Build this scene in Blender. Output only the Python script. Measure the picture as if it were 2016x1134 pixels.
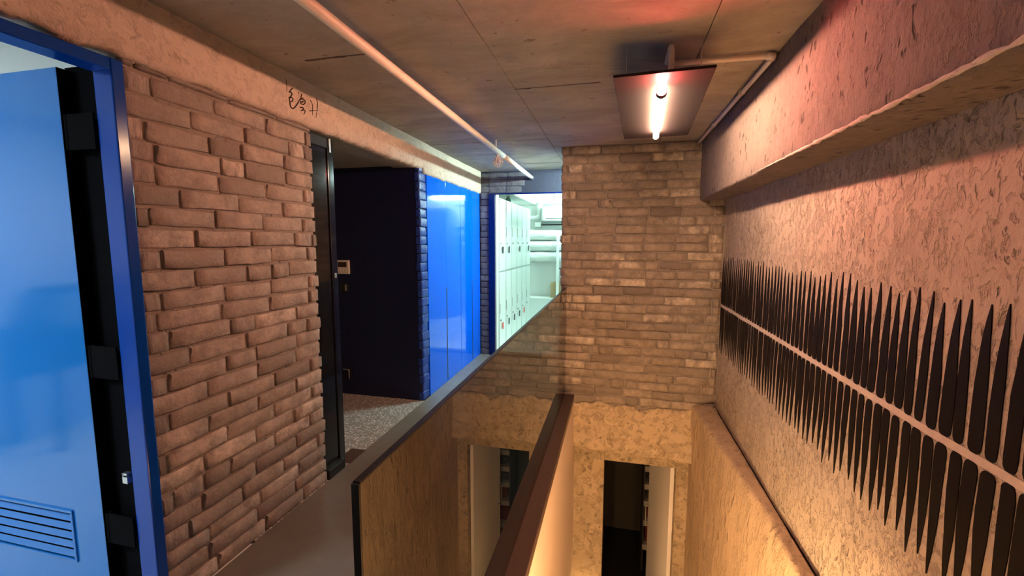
import bpy, bmesh, math, random
from mathutils import Vector, Matrix, noise
random.seed(7)
SC = bpy.context.scene
for o in list(bpy.data.objects): bpy.data.objects.remove(o)
COL = SC.collection

# ------------------------------------------------------------ camera, world, exposure
cam_d = bpy.data.cameras.new('camera'); cam = bpy.data.objects.new('camera', cam_d); COL.objects.link(cam)
_r = Vector((0.97293, 0.23109, 0.00185)); _u = Vector((-0.02662, 0.10412, 0.99421)); _f = Vector((-0.22956, 0.96734, -0.10745))
M = Matrix((( _r.x, _u.x, -_f.x, 0), (_r.y, _u.y, -_f.y, 0), (_r.z, _u.z, -_f.z, 1.45), (0, 0, 0, 1)))
cam.matrix_world = M
cam_d.sensor_width = 36; cam_d.lens = 852.8 / 2016 * 36; cam_d.clip_start = 0.02
SC.camera = cam
w = bpy.data.worlds.new('world'); SC.world = w; w.use_nodes = True
w.node_tree.nodes['Background'].inputs[0].default_value = (0, 0, 0, 1)
w.node_tree.nodes['Background'].inputs[1].default_value = 0
SC.view_settings.view_transform = 'Standard'; SC.view_settings.look = 'None'
SC.view_settings.gamma = 1; SC.view_settings.use_curve_mapping = False
SC.view_settings.exposure = 0.95
LAMP_TUBE = 146.0      # warm tube above the stairwell
LAMP_RED = 340.0       # its reddish end
LOCKER = 118.0          # white tubes of the locker room
ROOM1 = 26.0            # cool panel of the room behind the blue door
PASSAGE = 500.0        # white tube in the passage behind the brick wall
BULKHEAD = 820.0        # round lamp on the stairwell wall under the landing
STAIR = 22.0           # wall lamp low in the stairwell

# ------------------------------------------------------------ helpers
def tag(o, label=None, cat=None, group=None, kind=None):
    if label: o['label'] = label
    if cat: o['category'] = cat
    if group: o['group'] = group
    if kind: o['kind'] = kind
    return o
def empty(name, loc=(0, 0, 0), rz=0):
    o = bpy.data.objects.new(name, None); COL.objects.link(o); o.location = loc; o.rotation_euler = (0, 0, rz)
    o.empty_display_size = 0.05
    return o
def link(name, me, mat=None, parent=None, loc=None):
    o = bpy.data.objects.new(name, me); COL.objects.link(o)
    if mat is not None and len(me.materials) == 0: me.materials.append(mat)
    if parent: o.parent = parent
    if loc is not None: o.location = loc
    return o
def smooth(me, ang=None):
    for p in me.polygons: p.use_smooth = True
class MB:
    def __init__(s): s.v = []; s.f = []
    def add(s, vs, fs):
        n = len(s.v); s.v += [tuple(v) for v in vs]; s.f += [tuple(i + n for i in f) for f in fs]; return s
    def box(s, a, b):
        x0, y0, z0 = a; x1, y1, z1 = b
        x0, x1 = min(x0, x1), max(x0, x1); y0, y1 = min(y0, y1), max(y0, y1); z0, z1 = min(z0, z1), max(z0, z1)
        return s.add([(x0,y0,z0),(x1,y0,z0),(x1,y1,z0),(x0,y1,z0),(x0,y0,z1),(x1,y0,z1),(x1,y1,z1),(x0,y1,z1)],
                     [(0,3,2,1),(4,5,6,7),(0,1,5,4),(1,2,6,5),(2,3,7,6),(3,0,4,7)])
    def tube(s, pts, r, n=12, cap=True):
        pts = [Vector(p) for p in pts]; rings = []
        rs = r if isinstance(r, (list, tuple)) else [r] * len(pts)
        up = None
        for i, p in enumerate(pts):
            if i == 0: d = pts[1] - p
            elif i == len(pts) - 1: d = p - pts[i-1]
            else: d = (pts[i+1] - p).normalized() + (p - pts[i-1]).normalized()
            d.normalize()
            if up is None: up = d.orthogonal().normalized()
            else:
                up = (up - d * up.dot(d)); up.normalize()
            side = d.cross(up)
            rings.append([p + (up * math.cos(2*math.pi*k/n) + side * math.sin(2*math.pi*k/n)) * rs[i] for k in range(n)])
        vs = [v for rg in rings for v in rg]; fs = []
        for i in range(len(rings) - 1):
            for k in range(n):
                a = i*n + k; b = i*n + (k+1) % n
                fs.append((a, b, b + n, a + n))
        if cap:
            fs.append(tuple(reversed(range(n)))); fs.append(tuple(range((len(rings)-1)*n, len(rings)*n)))
        return s.add(vs, fs)
    def ring(s, c, axis, R, r, n=20, m=6):
        c = Vector(c); ax = Vector(axis).normalized(); u = ax.orthogonal().normalized(); v = ax.cross(u); vs = []; fs = []
        for i in range(n):
            a = 2*math.pi*i/n; d = u*math.cos(a) + v*math.sin(a)
            for j in range(m):
                b = 2*math.pi*j/m; vs.append(c + d*(R + r*math.cos(b)) + ax*(r*math.sin(b)))
        for i in range(n):
            for j in range(m):
                fs.append((i*m+j, ((i+1)%n)*m+j, ((i+1)%n)*m+(j+1)%m, i*m+(j+1)%m))
        return s.add(vs, fs)
    def prism(s, poly, x0, x1, axis='x'):
        n = len(poly); vs = []
        for t in (x0, x1):
            for (a, b) in poly:
                vs.append({'x': (t, a, b), 'y': (a, t, b), 'z': (a, b, t)}[axis])
        fs = [tuple(range(n)), tuple(reversed(range(n, 2*n)))] + [(i, i+n, (i+1)%n+n, (i+1)%n) for i in range(n)]
        return s.add(vs, fs)
    def mesh(s, name, bev=0, sm=False, seg=2):
        me = bpy.data.meshes.new(name); me.from_pydata(s.v, [], s.f)
        bm = bmesh.new(); bm.from_mesh(me)
        bmesh.ops.recalc_face_normals(bm, faces=bm.faces[:])
        if bev:
            es = [e for e in bm.edges if len(e.link_faces) == 2 and e.calc_face_angle(0) > 0.6]
            bmesh.ops.bevel(bm, geom=es, offset=bev, segments=seg, affect='EDGES', profile=0.5, clamp_overlap=True)
        bm.to_mesh(me); bm.free()
        if sm: smooth(me)
        return me
    def build(s, name, mat, parent=None, bev=0, sm=False, loc=None, seg=2):
        return link(name, s.mesh(name, bev, sm, seg), mat, parent, loc)
def box(name, a, b, mat, parent=None, bev=0): return MB().box(a, b).build(name, mat, parent, bev)
def struct(o, label=None, cat=None): return tag(o, label, cat, kind='structure')
def fbm(x, y, z, s, o=3):
    v = 0; a = 1
    for i in range(o):
        v += a * noise.noise(Vector((x*s, y*s, z*s))); s *= 2.1; a *= 0.5
    return v
def surf(name, fn, nu, nv, mat, parent=None):
    vs = []; fs = []
    for i in range(nu + 1):
        for j in range(nv + 1): vs.append(fn(i/nu, j/nv))
    for i in range(nu):
        for j in range(nv):
            a = i*(nv+1)+j; fs.append((a, a+nv+1, a+nv+2, a+1))
    me = bpy.data.meshes.new(name); me.from_pydata(vs, [], fs); smooth(me)
    return link(name, me, mat, parent)

# ------------------------------------------------------------ materials
class NT:
    def __init__(s, name):
        s.m = bpy.data.materials.new(name); s.m.use_nodes = True; s.t = s.m.node_tree; s.n = s.t.nodes; s.l = s.t.links
        s.b = s.n['Principled BSDF']; s.out = s.n['Material Output']
        s.tc = s.n.new('ShaderNodeTexCoord'); s.co = s.tc.outputs['Object']
    def N(s, typ, ins=None, **kw):
        n = s.n.new(typ)
        for k, v in kw.items(): setattr(n, k, v)
        for k, v in (ins or {}).items():
            if hasattr(v, 'links'): s.l.new(v, n.inputs[k])
            else: n.inputs[k].default_value = v
        return n
    def world(s):
        g = s.N('ShaderNodeNewGeometry'); s.co = g.outputs['Position']; return s
    def map(s, scale): return s.N('ShaderNodeMapping', {'Vector': s.co, 'Scale': scale}).outputs[0]
    def noise(s, scale, detail=6, rough=0.6, vec=None, dist=0):
        return s.N('ShaderNodeTexNoise', {'Vector': vec or s.co, 'Scale': scale, 'Detail': detail, 'Roughness': rough, 'Distortion': dist}).outputs['Fac']
    def vor(s, scale, feature='F1', vec=None, out='Distance', rnd=1.0):
        return s.N('ShaderNodeTexVoronoi', {'Vector': vec or s.co, 'Scale': scale, 'Randomness': rnd}, feature=feature).outputs[out]
    def ramp(s, fac, stops):
        r = s.N('ShaderNodeValToRGB', {'Fac': fac}); e = r.color_ramp.elements
        while len(e) < len(stops): e.new(0.5)
        for x, (p, c) in zip(e, stops): x.position = p; x.color = (*c, 1) if len(c) == 3 else c
        return r.outputs[0]
    def mix(s, fac, a, b, blend='MIX'):
        n = s.N('ShaderNodeMix', data_type='RGBA', blend_type=blend)
        for k, v in ((0, fac), (6, a), (7, b)):
            if hasattr(v, 'links'): s.l.new(v, n.inputs[k])
            else: n.inputs[k].default_value = v if k == 0 else (*v, 1)
        return n.outputs[2]
    def math(s, op, a, b=0.5):
        n = s.N('ShaderNodeMath', operation=op)
        for k, v in ((0, a), (1, b)):
            if hasattr(v, 'links'): s.l.new(v, n.inputs[k])
            else: n.inputs[k].default_value = v
        return n.outputs[0]
    def set(s, **kw):
        for k, v in kw.items():
            k = k.replace('_', ' ')
            if hasattr(v, 'links'): s.l.new(v, s.b.inputs[k])
            else: s.b.inputs[k].default_value = (*v, 1) if isinstance(v, tuple) and len(v) == 3 else v
        return s
    def bump(s, h, strength=0.5, dist=0.01, normal=None):
        ins = {'Height': h, 'Strength': strength, 'Distance': dist}
        if normal is not None: ins['Normal'] = normal
        n = s.N('ShaderNodeBump', ins)
        s.l.new(n.outputs[0], s.b.inputs['Normal']); return n.outputs[0]
def plain(name, col, rough=0.5, metal=0, coat=0, spec=0.5, grain=0.0):
    k = NT(name)
    if grain:
        f = k.noise(40, 4); k.set(Base_Color=k.mix(f, tuple(c*(1-grain) for c in col), tuple(min(1, c*(1+grain)) for c in col)))
    else: k.set(Base_Color=col)
    k.set(Roughness=rough, Metallic=metal, Coat_Weight=coat, Coat_Roughness=0.04); k.b.inputs['Specular IOR Level'].default_value = spec
    return k.m
def concrete(name, lo, hi, pit=0.6, bump=0.7, vec=(1, 1, 1), pitscale=22, rough=0.85, chips=0.0, broad=1.3, fs=1.0):
    k = NT(name).world(); v = k.map(vec)
    a = k.noise(broad, 8, 0.65, v); b = k.noise(9, 8, 0.7, v, 0.1)
    col = k.mix(k.math('MULTIPLY', k.math('ADD', a, b), 0.5), lo, hi)
    jit = k.N('ShaderNodeVectorMath', {0: v, 1: k.N('ShaderNodeVectorMath', {0: k.N('ShaderNodeTexNoise', {'Vector': v, 'Scale': 14.0, 'Detail': 3.0}).outputs['Color'], 'Scale': 0.12}, operation='SCALE').outputs[0]}, operation='ADD').outputs[0]
    p = k.vor(pitscale, vec=jit)
    gate = k.ramp(k.noise(4, 4, 0.6, v), [(0.40, (0, 0, 0)), (0.54, (1, 1, 1))])
    pitm = k.math('MULTIPLY', k.ramp(p, [(0.14, (1, 1, 1)), (0.28, (0, 0, 0))]), gate)
    col = k.mix(k.math('MULTIPLY', pitm, pit), col, tuple(c*0.32 for c in lo))
    h = k.math('SUBTRACT', k.math('ADD', k.math('MULTIPLY', b, 0.6), k.math('MULTIPLY', k.noise(45, 6, 0.7, v), 0.5)), k.math('MULTIPLY', pitm, 0.9))
    if chips:      # flakes hacked out of the skin: stepped relief
        fl_ = k.ramp(k.noise(13*fs, 5, 0.62, jit), [(0.485, (0, 0, 0)), (0.515, (1, 1, 1))])
        fg = k.ramp(k.noise(3.1, 3, 0.5, v), [(0.38, (0, 0, 0)), (0.56, (1, 1, 1))])
        fl_ = k.math('MULTIPLY', fl_, fg)
        fl2 = k.ramp(k.noise(30*fs, 4, 0.6, jit), [(0.55, (0, 0, 0)), (0.60, (1, 1, 1))])
        h = k.math('SUBTRACT', h, k.math('MULTIPLY', k.math('ADD', fl_, k.math('MULTIPLY', fl2, 0.7)), chips))
        col = k.mix(k.math('MULTIPLY', fl_, 0.22), col, tuple(c*0.62 for c in lo))
        col = k.mix(k.math('MULTIPLY', fl2, 0.25), col, tuple(c*0.55 for c in lo))
    k.set(Base_Color=col, Roughness=rough); k.bump(h, bump, 0.012)
    return k.m
MAT = {}
MAT['wall'] = concrete('hacked_plaster', (0.355, 0.295, 0.243), (0.48, 0.405, 0.34), 0.45, 0.95, (1, 1.3, 0.75), 24, chips=0.8)
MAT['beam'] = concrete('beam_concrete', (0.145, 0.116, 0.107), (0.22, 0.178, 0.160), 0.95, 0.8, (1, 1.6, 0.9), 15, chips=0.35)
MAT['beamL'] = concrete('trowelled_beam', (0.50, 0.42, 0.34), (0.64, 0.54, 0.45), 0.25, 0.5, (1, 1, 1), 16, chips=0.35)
def ceilmat():
    k = NT('board_marked_concrete').world(); v = k.map((0.75, 1.7, 1)); u = k.map((1, 1, 1))
    a = k.noise(2.2, 9, 0.7, v, 0.5); b = k.noise(1.1, 6, 0.6, u); c = k.noise(26, 7, 0.75, v)
    col = k.mix(k.ramp(a, [(0.33, (0, 0, 0)), (0.68, (1, 1, 1))]), (0.24, 0.215, 0.175), (0.50, 0.455, 0.385))
    col = k.mix(k.math('MULTIPLY', k.ramp(b, [(0.40, (0, 0, 0)), (0.62, (1, 1, 1))]), 0.5), col, (0.30, 0.28, 0.225))
    col = k.mix(k.math('MULTIPLY', k.ramp(c, [(0.60, (0, 0, 0)), (0.74, (1, 1, 1))]), 0.35), col, (0.66, 0.62, 0.55))
    col = k.mix(k.math('MULTIPLY', k.ramp(k.noise(17, 3, 0.6, u), [(0.66, (0, 0, 0)), (0.72, (1, 1, 1))]), 0.7), col, (0.12, 0.10, 0.08))
    k.set(Base_Color=col, Roughness=0.8); k.bump(k.math('ADD', k.math('MULTIPLY', a, 0.6), k.math('MULTIPLY', c, 0.5)), 0.35, 0.01); return k.m
MAT['ceil'] = ceilmat()
MAT['bead'] = concrete('pale_mortar_bead', (0.50, 0.44, 0.40), (0.68, 0.61, 0.56), 0.3, 0.7, (1, 1, 1), 60)
MAT['slab'] = concrete('broken_concrete', (0.36, 0.27, 0.17), (0.66, 0.54, 0.38), 0.5, 0.9, (1, 1, 1), 11, chips=0.7, broad=3, fs=0.55)
MAT['stairwall'] = concrete('stair_concrete', (0.40, 0.30, 0.19), (0.60, 0.47, 0.33), 0.4, 0.8, (1, 1, 0.3), 14, chips=0.6, fs=0.8)
MAT['ledge'] = concrete('ledge_cement', (0.34, 0.29, 0.24), (0.47, 0.41, 0.35), 0.2, 0.35, (1, 1, 1), 14)
MAT['plaster'] = concrete('pink_plaster', (0.58, 0.47, 0.39), (0.70, 0.58, 0.49), 0.05, 0.12, (1, 4, 0.35), 10)
MAT['mortar'] = concrete('mortar', (0.22, 0.19, 0.165), (0.34, 0.295, 0.255), 0.3, 0.8, (1, 1, 1), 40)
MAT['interior'] = concrete('room_concrete', (0.38, 0.34, 0.28), (0.54, 0.49, 0.42), 0.2, 0.3)
def brickmat(name, dark, mid, light, pale, sat=0.0):
    k = NT(name); oi = k.N('ShaderNodeObjectInfo'); rnd = oi.outputs['Random']
    off = k.N('ShaderNodeVectorMath', {0: k.co, 1: oi.outputs['Location']}, operation='ADD').outputs[0]
    k.co = off
    base = k.ramp(rnd, [(0.0, dark), (0.18, mid), (0.82, light), (0.97, pale)])
    n1 = k.noise(11, 8, 0.7); n2 = k.noise(34, 6, 0.75, dist=1.0)
    col = k.mix(k.ramp(n1, [(0.36, (0, 0, 0)), (0.66, (1, 1, 1))]), tuple(c*0.66 for c in mid), base)
    col = k.mix(k.math('MULTIPLY', k.ramp(n2, [(0.60, (0, 0, 0)), (0.76, (1, 1, 1))]), 0.55), col, pale)
    col = k.mix(k.math('MULTIPLY', k.ramp(n2, [(0.26, (1, 1, 1)), (0.40, (0, 0, 0))]), 0.45), col, tuple(c*0.5 for c in dark))
    k.set(Base_Color=col, Roughness=0.88)
    k.bump(k.math('ADD', n1, k.math('MULTIPLY', n2, 0.7)), 0.9, 0.010)
    return k.m
MAT['brick'] = brickmat('old_brick', (0.24, 0.205, 0.185), (0.455, 0.395, 0.345), (0.58, 0.505, 0.44), (0.78, 0.69, 0.60))
MAT['farbrick'] = brickmat('far_brick', (0.19, 0.155, 0.135), (0.36, 0.30, 0.25), (0.49, 0.405, 0.335), (0.78, 0.68, 0.56))  # darker, browner palette for the far wall bricks
MAT['bluebrick'] = None
def bluepaint(name, col, rough, bump=0.0, coat=0.6):
    k = NT(name); n = k.noise(2.2, 3); n2 = k.noise(30, 5)
    k.set(Base_Color=k.mix(n, tuple(c*0.93 for c in col), col), Roughness=rough); k.b.inputs['Specular IOR Level'].default_value = 0.5 if coat != 0.6 else 0.25
    if bump: k.bump(n2, bump, 0.006)
    return k.m
MAT['blue'] = bluepaint('gloss_blue', (0.001, 0.12, 0.90), 0.08)
MAT['bluedoor'] = bluepaint('gloss_blue_door', (0.012, 0.17, 0.55), 0.10, 0.006, 0.8)
MAT['navyframe'] = bluepaint('frame_blue', (0.002, 0.009, 0.09), 0.2)
MAT['frameenamel'] = bluepaint('frame_blue_enamel', (0.003, 0.055, 0.38), 0.16, 0, 0.6)  # blue enamel of the left door frame
MAT['navy'] = bluepaint('navy_wall_paint', (0.004, 0.006, 0.045), 0.5, 0.15, 0.0)
MAT['bluebrick'] = bluepaint('blue_painted_brick', (0.012, 0.045, 0.30), 0.4, 0.5, 0.1)
MAT['greybrick'] = brickmat('grey_painted_brick', (0.08, 0.075, 0.09), (0.13, 0.12, 0.14), (0.18, 0.165, 0.185), (0.30, 0.28, 0.30))
MAT['header'] = concrete('header_navy', (0.02, 0.024, 0.055), (0.05, 0.05, 0.07), 0.2, 0.4)
MAT['black'] = plain('black_gloss', (0.006, 0.006, 0.007), 0.12, coat=0.5)
MAT['blackmatte'] = plain('black_matte', (0.008, 0.008, 0.009), 0.55)
MAT['blackvoid'] = plain('gap_shade_hinge_black', (0.003, 0.003, 0.004), 0.9, spec=0.05)  # near-black for shade in the door gap and vent; hinges too
MAT['steel'] = plain('steel', (0.55, 0.54, 0.52), 0.3, 0.9)
MAT['rail'] = plain('brown_steel', (0.085, 0.05, 0.04), 0.4, 0.2, grain=0.2)
MAT['pipe'] = plain('painted_pipe', (0.72, 0.66, 0.58), 0.45, grain=0.08)
MAT['cagemat'] = plain('cage_white', (0.62, 0.55, 0.48), 0.5)
MAT['white'] = plain('white_paint', (0.88, 0.90, 0.88), 0.5, grain=0.03)
MAT['whitegloss'] = plain('white_enamel', (0.60, 0.65, 0.63), 0.3)
MAT['cream'] = plain('cream_plastic', (0.78, 0.74, 0.64), 0.4)
MAT['display'] = plain('thermostat_screen', (0.05, 0.02, 0.015), 0.2)
MAT['card'] = plain('cardboard', (0.50, 0.36, 0.20), 0.8, grain=0.12)
MAT['tagblack'] = plain('tag_black', (0.01, 0.012, 0.015), 0.4)
MAT['tagred'] = plain('tag_red', (0.75, 0.05, 0.035), 0.4)
MAT['paleline'] = plain('pale_primer', (0.47, 0.40, 0.36), 0.8, grain=0.2)
MAT['plate'] = plain('lamp_panel_grey', (0.018, 0.013, 0.015), 0.5, 0.0, spec=0.15, grain=0.15)
MAT['ink'] = plain('ink_brown_black', (0.035, 0.022, 0.016), 0.8)
MAT['spike'] = plain('mural_black_paint', (0.005, 0.0035, 0.0035), 0.6, spec=0.15, grain=0.3)
MAT['leafwhite'] = plain('white_door_leaf', (0.90, 0.87, 0.85), 0.45)
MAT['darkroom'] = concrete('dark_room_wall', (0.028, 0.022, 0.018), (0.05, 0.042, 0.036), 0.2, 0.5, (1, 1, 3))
MAT['shelfwhite'] = plain('shelf_white', (0.42, 0.40, 0.39), 0.5)
MAT['redcloth'] = plain('red_cloth', (0.12, 0.006, 0.01), 0.8)
MAT['darkbox'] = plain('dark_goods', (0.03, 0.025, 0.03), 0.6)
MAT['bronze'] = plain('threshold_brown', (0.12, 0.075, 0.055), 0.35, 0.3)
MAT['cab'] = plain('cabinet_grey_blue', (0.32, 0.40, 0.46), 0.4)
def floormat():
    k = NT('polished_floor').world(); a = k.noise(2.4, 8, 0.65); b = k.noise(20, 6, 0.7)
    k.set(Base_Color=k.mix(a, (0.10, 0.087, 0.073), (0.25, 0.23, 0.20)), Roughness=k.ramp(b, [(0.3, (0.26,)*3), (0.7, (0.42,)*3)]))
    k.bump(b, 0.06, 0.004); return k.m
MAT['floor'] = floormat()
def terrazzo():
    k = NT('terrazzo').world()
    c = k.N('ShaderNodeTexVoronoi', {'Vector': k.co, 'Scale': 62.0}); d = c.outputs['Distance']
    r = k.N('ShaderNodeSeparateColor', {0: c.outputs['Color']}).outputs[0]
    chip = k.math('MULTIPLY', k.ramp(d, [(0.36, (1, 1, 1)), (0.44, (0, 0, 0))]), k.ramp(r, [(0.28, (0, 0, 0)), (0.30, (1, 1, 1))]))
    col = k.mix(chip, (0.30, 0.28, 0.26), k.mix(r, (0.60, 0.57, 0.53), (0.92, 0.90, 0.86)))
    k.set(Base_Color=col, Roughness=0.28); return k.m
MAT['terrazzo'] = terrazzo()
def emis(name, col, s):
    k = NT(name); k.set(Base_Color=(0.8, 0.8, 0.8)); k.b.inputs['Emission Color'].default_value = (*col, 1); k.b.inputs['Emission Strength'].default_value = s
    return k.m
MAT['tube'] = emis('warm_tube', (1.0, 0.60, 0.365), LAMP_TUBE)
MAT['redtube'] = emis('red_tube', (1.0, 0.12, 0.10), LAMP_RED)
MAT['locktube'] = emis('cool_tube', (0.64, 1.0, 0.87), LOCKER)
MAT['room1lamp'] = emis('room_panel', (0.80, 0.95, 1.0), ROOM1)
MAT['passlamp'] = emis('passage_tube', (0.72, 1.0, 0.92), PASSAGE)
MAT['bulkhead'] = emis('bulkhead_glow', (1.0, 0.60, 0.27), BULKHEAD)
MAT['stairlamp'] = emis('stair_lamp_glow', (1.0, 0.62, 0.24), STAIR)
def glassmat():
    k = NT('smoked_glass'); k.n.remove(k.b)
    g = k.N('ShaderNodeBsdfGlossy', {'Color': (1, 1, 1, 1), 'Roughness': 0.0})
    t = k.N('ShaderNodeBsdfTransparent', {'Color': (0.30, 0.27, 0.24, 1)})
    fr = k.N('ShaderNodeFresnel', {'IOR': 1.72}); geo = k.N('ShaderNodeNewGeometry')
    fac = k.math('MULTIPLY', fr.outputs[0], k.math('SUBTRACT', 1.0, geo.outputs['Backfacing']))
    mx = k.N('ShaderNodeMixShader', {0: fac}); k.l.new(t.outputs[0], mx.inputs[1]); k.l.new(g.outputs[0], mx.inputs[2])
    k.l.new(mx.outputs[0], k.out.inputs['Surface']); return k.m
MAT['glass'] = glassmat()

# ------------------------------------------------------------ numbers of the place (metres)
XL, XR, XG, XS = -1.66, 0.90, -0.437, -0.343       # left wall face, right wall face, glass, stair side of rail
YF, YB = 4.02, 5.24                                # far brick wall, locker wall
ZC = 2.30
YN = -1.7                                          # end of the place behind the camera

# ------------------------------------------------------------ floors
fl = MB(); fl.box((XL, YN, -0.22), (XG - 0.013, YB, 0)); fl.box((XG - 0.013, YN, -0.22), (XR, 0.2, 0)); fl.box((XG - 0.013, YF + 0.24, -0.05), (XR, YB, 0))
struct(fl.build('floor', MAT['floor']), 'dark polished cement floor of the upper corridor', 'floor')
struct(box('floor_terrazzo', (-3.9, 1.62, -0.2), (XL, 3.53, 0.001), MAT['terrazzo']), 'grey and white terrazzo floor in the dark opening', 'floor')
struct(box('floor_locker_room', (-2.0, YB, -0.2), (1.6, 8.3, 0.0), MAT['white']), 'pale floor of the bright locker room', 'floor')
struct(box('floor_left_room', (-4.2, YN, -0.2), (XL, 1.6, 0.0), MAT['white']), 'pale floor of the room behind the blue door', 'floor')
struct(box('floor_stairwell', (-0.6, 0.0, -2.85), (1.6, 4.25, -2.7), MAT['ledge']), 'cement floor at the foot of the stairwell', 'floor')
struct(box('floor_lower_room', (-0.6, 4.25, -2.85), (1.6, 6.3, -2.7), MAT['blackmatte']), 'floor of the room behind the lower doorway, blackened for its darkness', 'floor')  # black material puts the room's darkness into the floor colour
tag(box('threshold_plate', (XL - 0.10, 2.38, 0.0), (XL + 0.012, 2.56, 0.006), MAT['bronze'], bev=0.002), 'brown metal threshold plate on the terrazzo at the dark opening', 'threshold')

# ------------------------------------------------------------ ceiling with board-marked panels
ce = struct(empty('ceiling', (0, 0, ZC)), 'bare board-marked concrete ceiling', 'ceiling')
box('slab', (XL - 0.02, YN, 0.012), (XR + 0.1, YB, 0.2), MAT['ceil'], ce)
def panels(x0, x1, ys):
    for a, b in zip(ys[:-1], ys[1:]):
        dz = random.uniform(-0.0025, 0.0025)
        box('formwork_panel', (x0 + 0.0012, a + 0.0012, dz), (x1 - 0.0012, b - 0.0012, 0.014), MAT['ceil'], ce, 0.003)
panels(XL - 0.02, -0.57, [YN, 0.05, 1.87, 3.70, 4.77, YB])
panels(-0.57, 0.345, [YN, 0.64, 2.47, 4.02, 4.6, YB]); panels(0.345, XR, [YN, 0.64, 2.47, 4.02, 4.6, YB])
for p, q in (((-0.57, 2.47), (-0.1, 2.468)), ((-1.0, 4.77), (-0.58, 4.79)), ((-1.45, 1.87), (-1.1, 1.868))):   # cement fins left at the joints
    vs = []; m = 14
    mb = MB(); pts = [(p[0] + (q[0]-p[0])*i/m, p[1] + (q[1]-p[1])*i/m + random.uniform(-.002, .002), -0.001) for i in range(m+1)]
    mb.tube(pts, [0.004 + 0.003*random.random() for _ in pts], 6).build('cement_fin', MAT['beam'], ce, sm=True)

# ------------------------------------------------------------ brick meshes
def brick_mesh(seed, L=0.26, Hh=0.067, D=0.10):
    rng = random.Random(seed); nu, nv = 7, 5; vs = []; fs = []
    us = [-1, -0.965, -0.5, 0.0, 0.5, 0.965, 1]; ws = [-1, -0.86, 0, 0.86, 1]
    ox = rng.uniform(0, 50)
    for i, a in enumerate(us):
        for j, b in enumerate(ws):
            y = a*L/2; z = b*Hh/2
            edge = (i in (0, nu-1)) + (j in (0, nv-1))
            x = -0.006*edge if edge else 0
            x += 0.0045*noise.noise(Vector((y*22 + ox, z*30, 3.1)))
            if edge:
                y += 0.006*noise.noise(Vector((y*30+ox, z*40, 9))) * (1 if i in (0, nu-1) else 0); z += 0.0075*noise.noise(Vector((y*26+ox, z*9, 17)))
            if edge == 2: y *= 0.975; z *= 0.82; x -= 0.003
            if rng.random() < 0.05 and edge: x -= 0.008
            vs.append((x, y, z))
    for i in range(nu-1):
        for j in range(nv-1):
            a = i*nv+j; fs.append((a, a+nv, a+nv+1, a+1))
    loop = [i*nv for i in range(nu)] + [(nu-1)*nv + j for j in range(1, nv)] + [i*nv + nv-1 for i in range(nu-2, -1, -1)] + [j for j in range(nv-2, 0, -1)]
    n0 = len(vs)
    for k in loop: vs.append((-D, vs[k][1], vs[k][2]))
    for k in range(len(loop)):
        a, b = loop[k], loop[(k+1) % len(loop)]; fs.append((b, a, n0+k, n0+(k+1) % len(loop)))
    me = bpy.data.meshes.new('brick'); me.from_pydata(vs, [], fs)
    bm = bmesh.new(); bm.from_mesh(me); bmesh.ops.recalc_face_normals(bm, faces=bm.faces[:]); bm.to_mesh(me); bm.free()
    smooth(me); me.set_sharp_from_angle(angle=math.radians(62)); return me
BR = {}
def bricks(mat): 
    if mat not in BR:
        BR[mat] = []
        for s in range(10):
            me = brick_mesh(100 + s); me.materials.append(MAT[mat]); BR[mat].append(me)
    return BR[mat]
COURSE = 0.0787; BL = 0.27
def brick_wall(parent, face, lo, hi, z0, z1, mat, seed, rag_lo=False, rag_hi=False, skip=None):
    """face 'x': bricks run along +y, look to +x; face 'y': run along x, look to -y. parent sits on the brick face."""
    rng = random.Random(seed); z = z0; row = 0
    while z < z1 - 0.01:
        h = min(COURSE, z1 - z)
        y = lo - (rng.uniform(0.02, 0.10) + (BL*0.5 if row % 2 else 0.0)); n = 0
        while y < hi - 0.012:
            r = rng.random(); L = BL * (rng.uniform(0.95, 1.04) if r < 0.86 else rng.uniform(0.42, 0.62))
            a, b = max(y, lo), min(y + L, hi); y += L
            if b - a < 0.03: continue
            if hi - b < 0.04: b = hi; y = hi
            ar = a + (rng.uniform(-0.008, 0.006) if (rag_lo and a == lo) else 0); br = b + (rng.uniform(-0.008, 0.008) if (rag_hi and b == hi) else 0)
            if skip and skip((a+b)/2, z + h/2): continue
            o = bpy.data.objects.new('brick', rng.choice(bricks(mat))); COL.objects.link(o); o.parent = parent
            c = (ar + br)/2; g = 0.011
            sag = 0.004*math.sin(c*5 + row) + rng.uniform(-0.002, 0.002)
            d = rng.uniform(-0.006, 0.005)
            o.scale = (1, (br - ar - g)/0.26, (h - 0.0105*rng.uniform(0.8, 1.4))/0.067)
            if face == 'x': o.location = (d, c, z + h/2 + sag); o.rotation_euler = (rng.uniform(-.012, .012), rng.uniform(-.04, .04), rng.uniform(-.015, .015))
            else: o.location = (c, -d, z + h/2 + sag); o.rotation_euler = (rng.uniform(-.01, .01), rng.uniform(-.03, .03), -math.pi/2 + rng.uniform(-.015, .015))
        z += h; row += 1

# ------------------------------------------------------------ left brick wall
wl = struct(empty('wall_left', (XL, 0, 0)), 'rough brown brick wall left of the corridor, beside the blue door', 'wall')
box('mortar_bed', (-0.13, 1.196, 0), (-0.012, 2.15, 2.10), MAT['mortar'], wl)
brick_wall(wl, 'x', 1.197, 2.163, 0.0, 2.075, 'brick', 11, rag_hi=True)
box('wall_left_near', (XL - 0.14, YN, 0), (XL, 0.12, 2.07), MAT['mortar']); struct(bpy.data.objects['wall_left_near'], 'brown cement wall before the blue door', 'wall')
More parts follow.
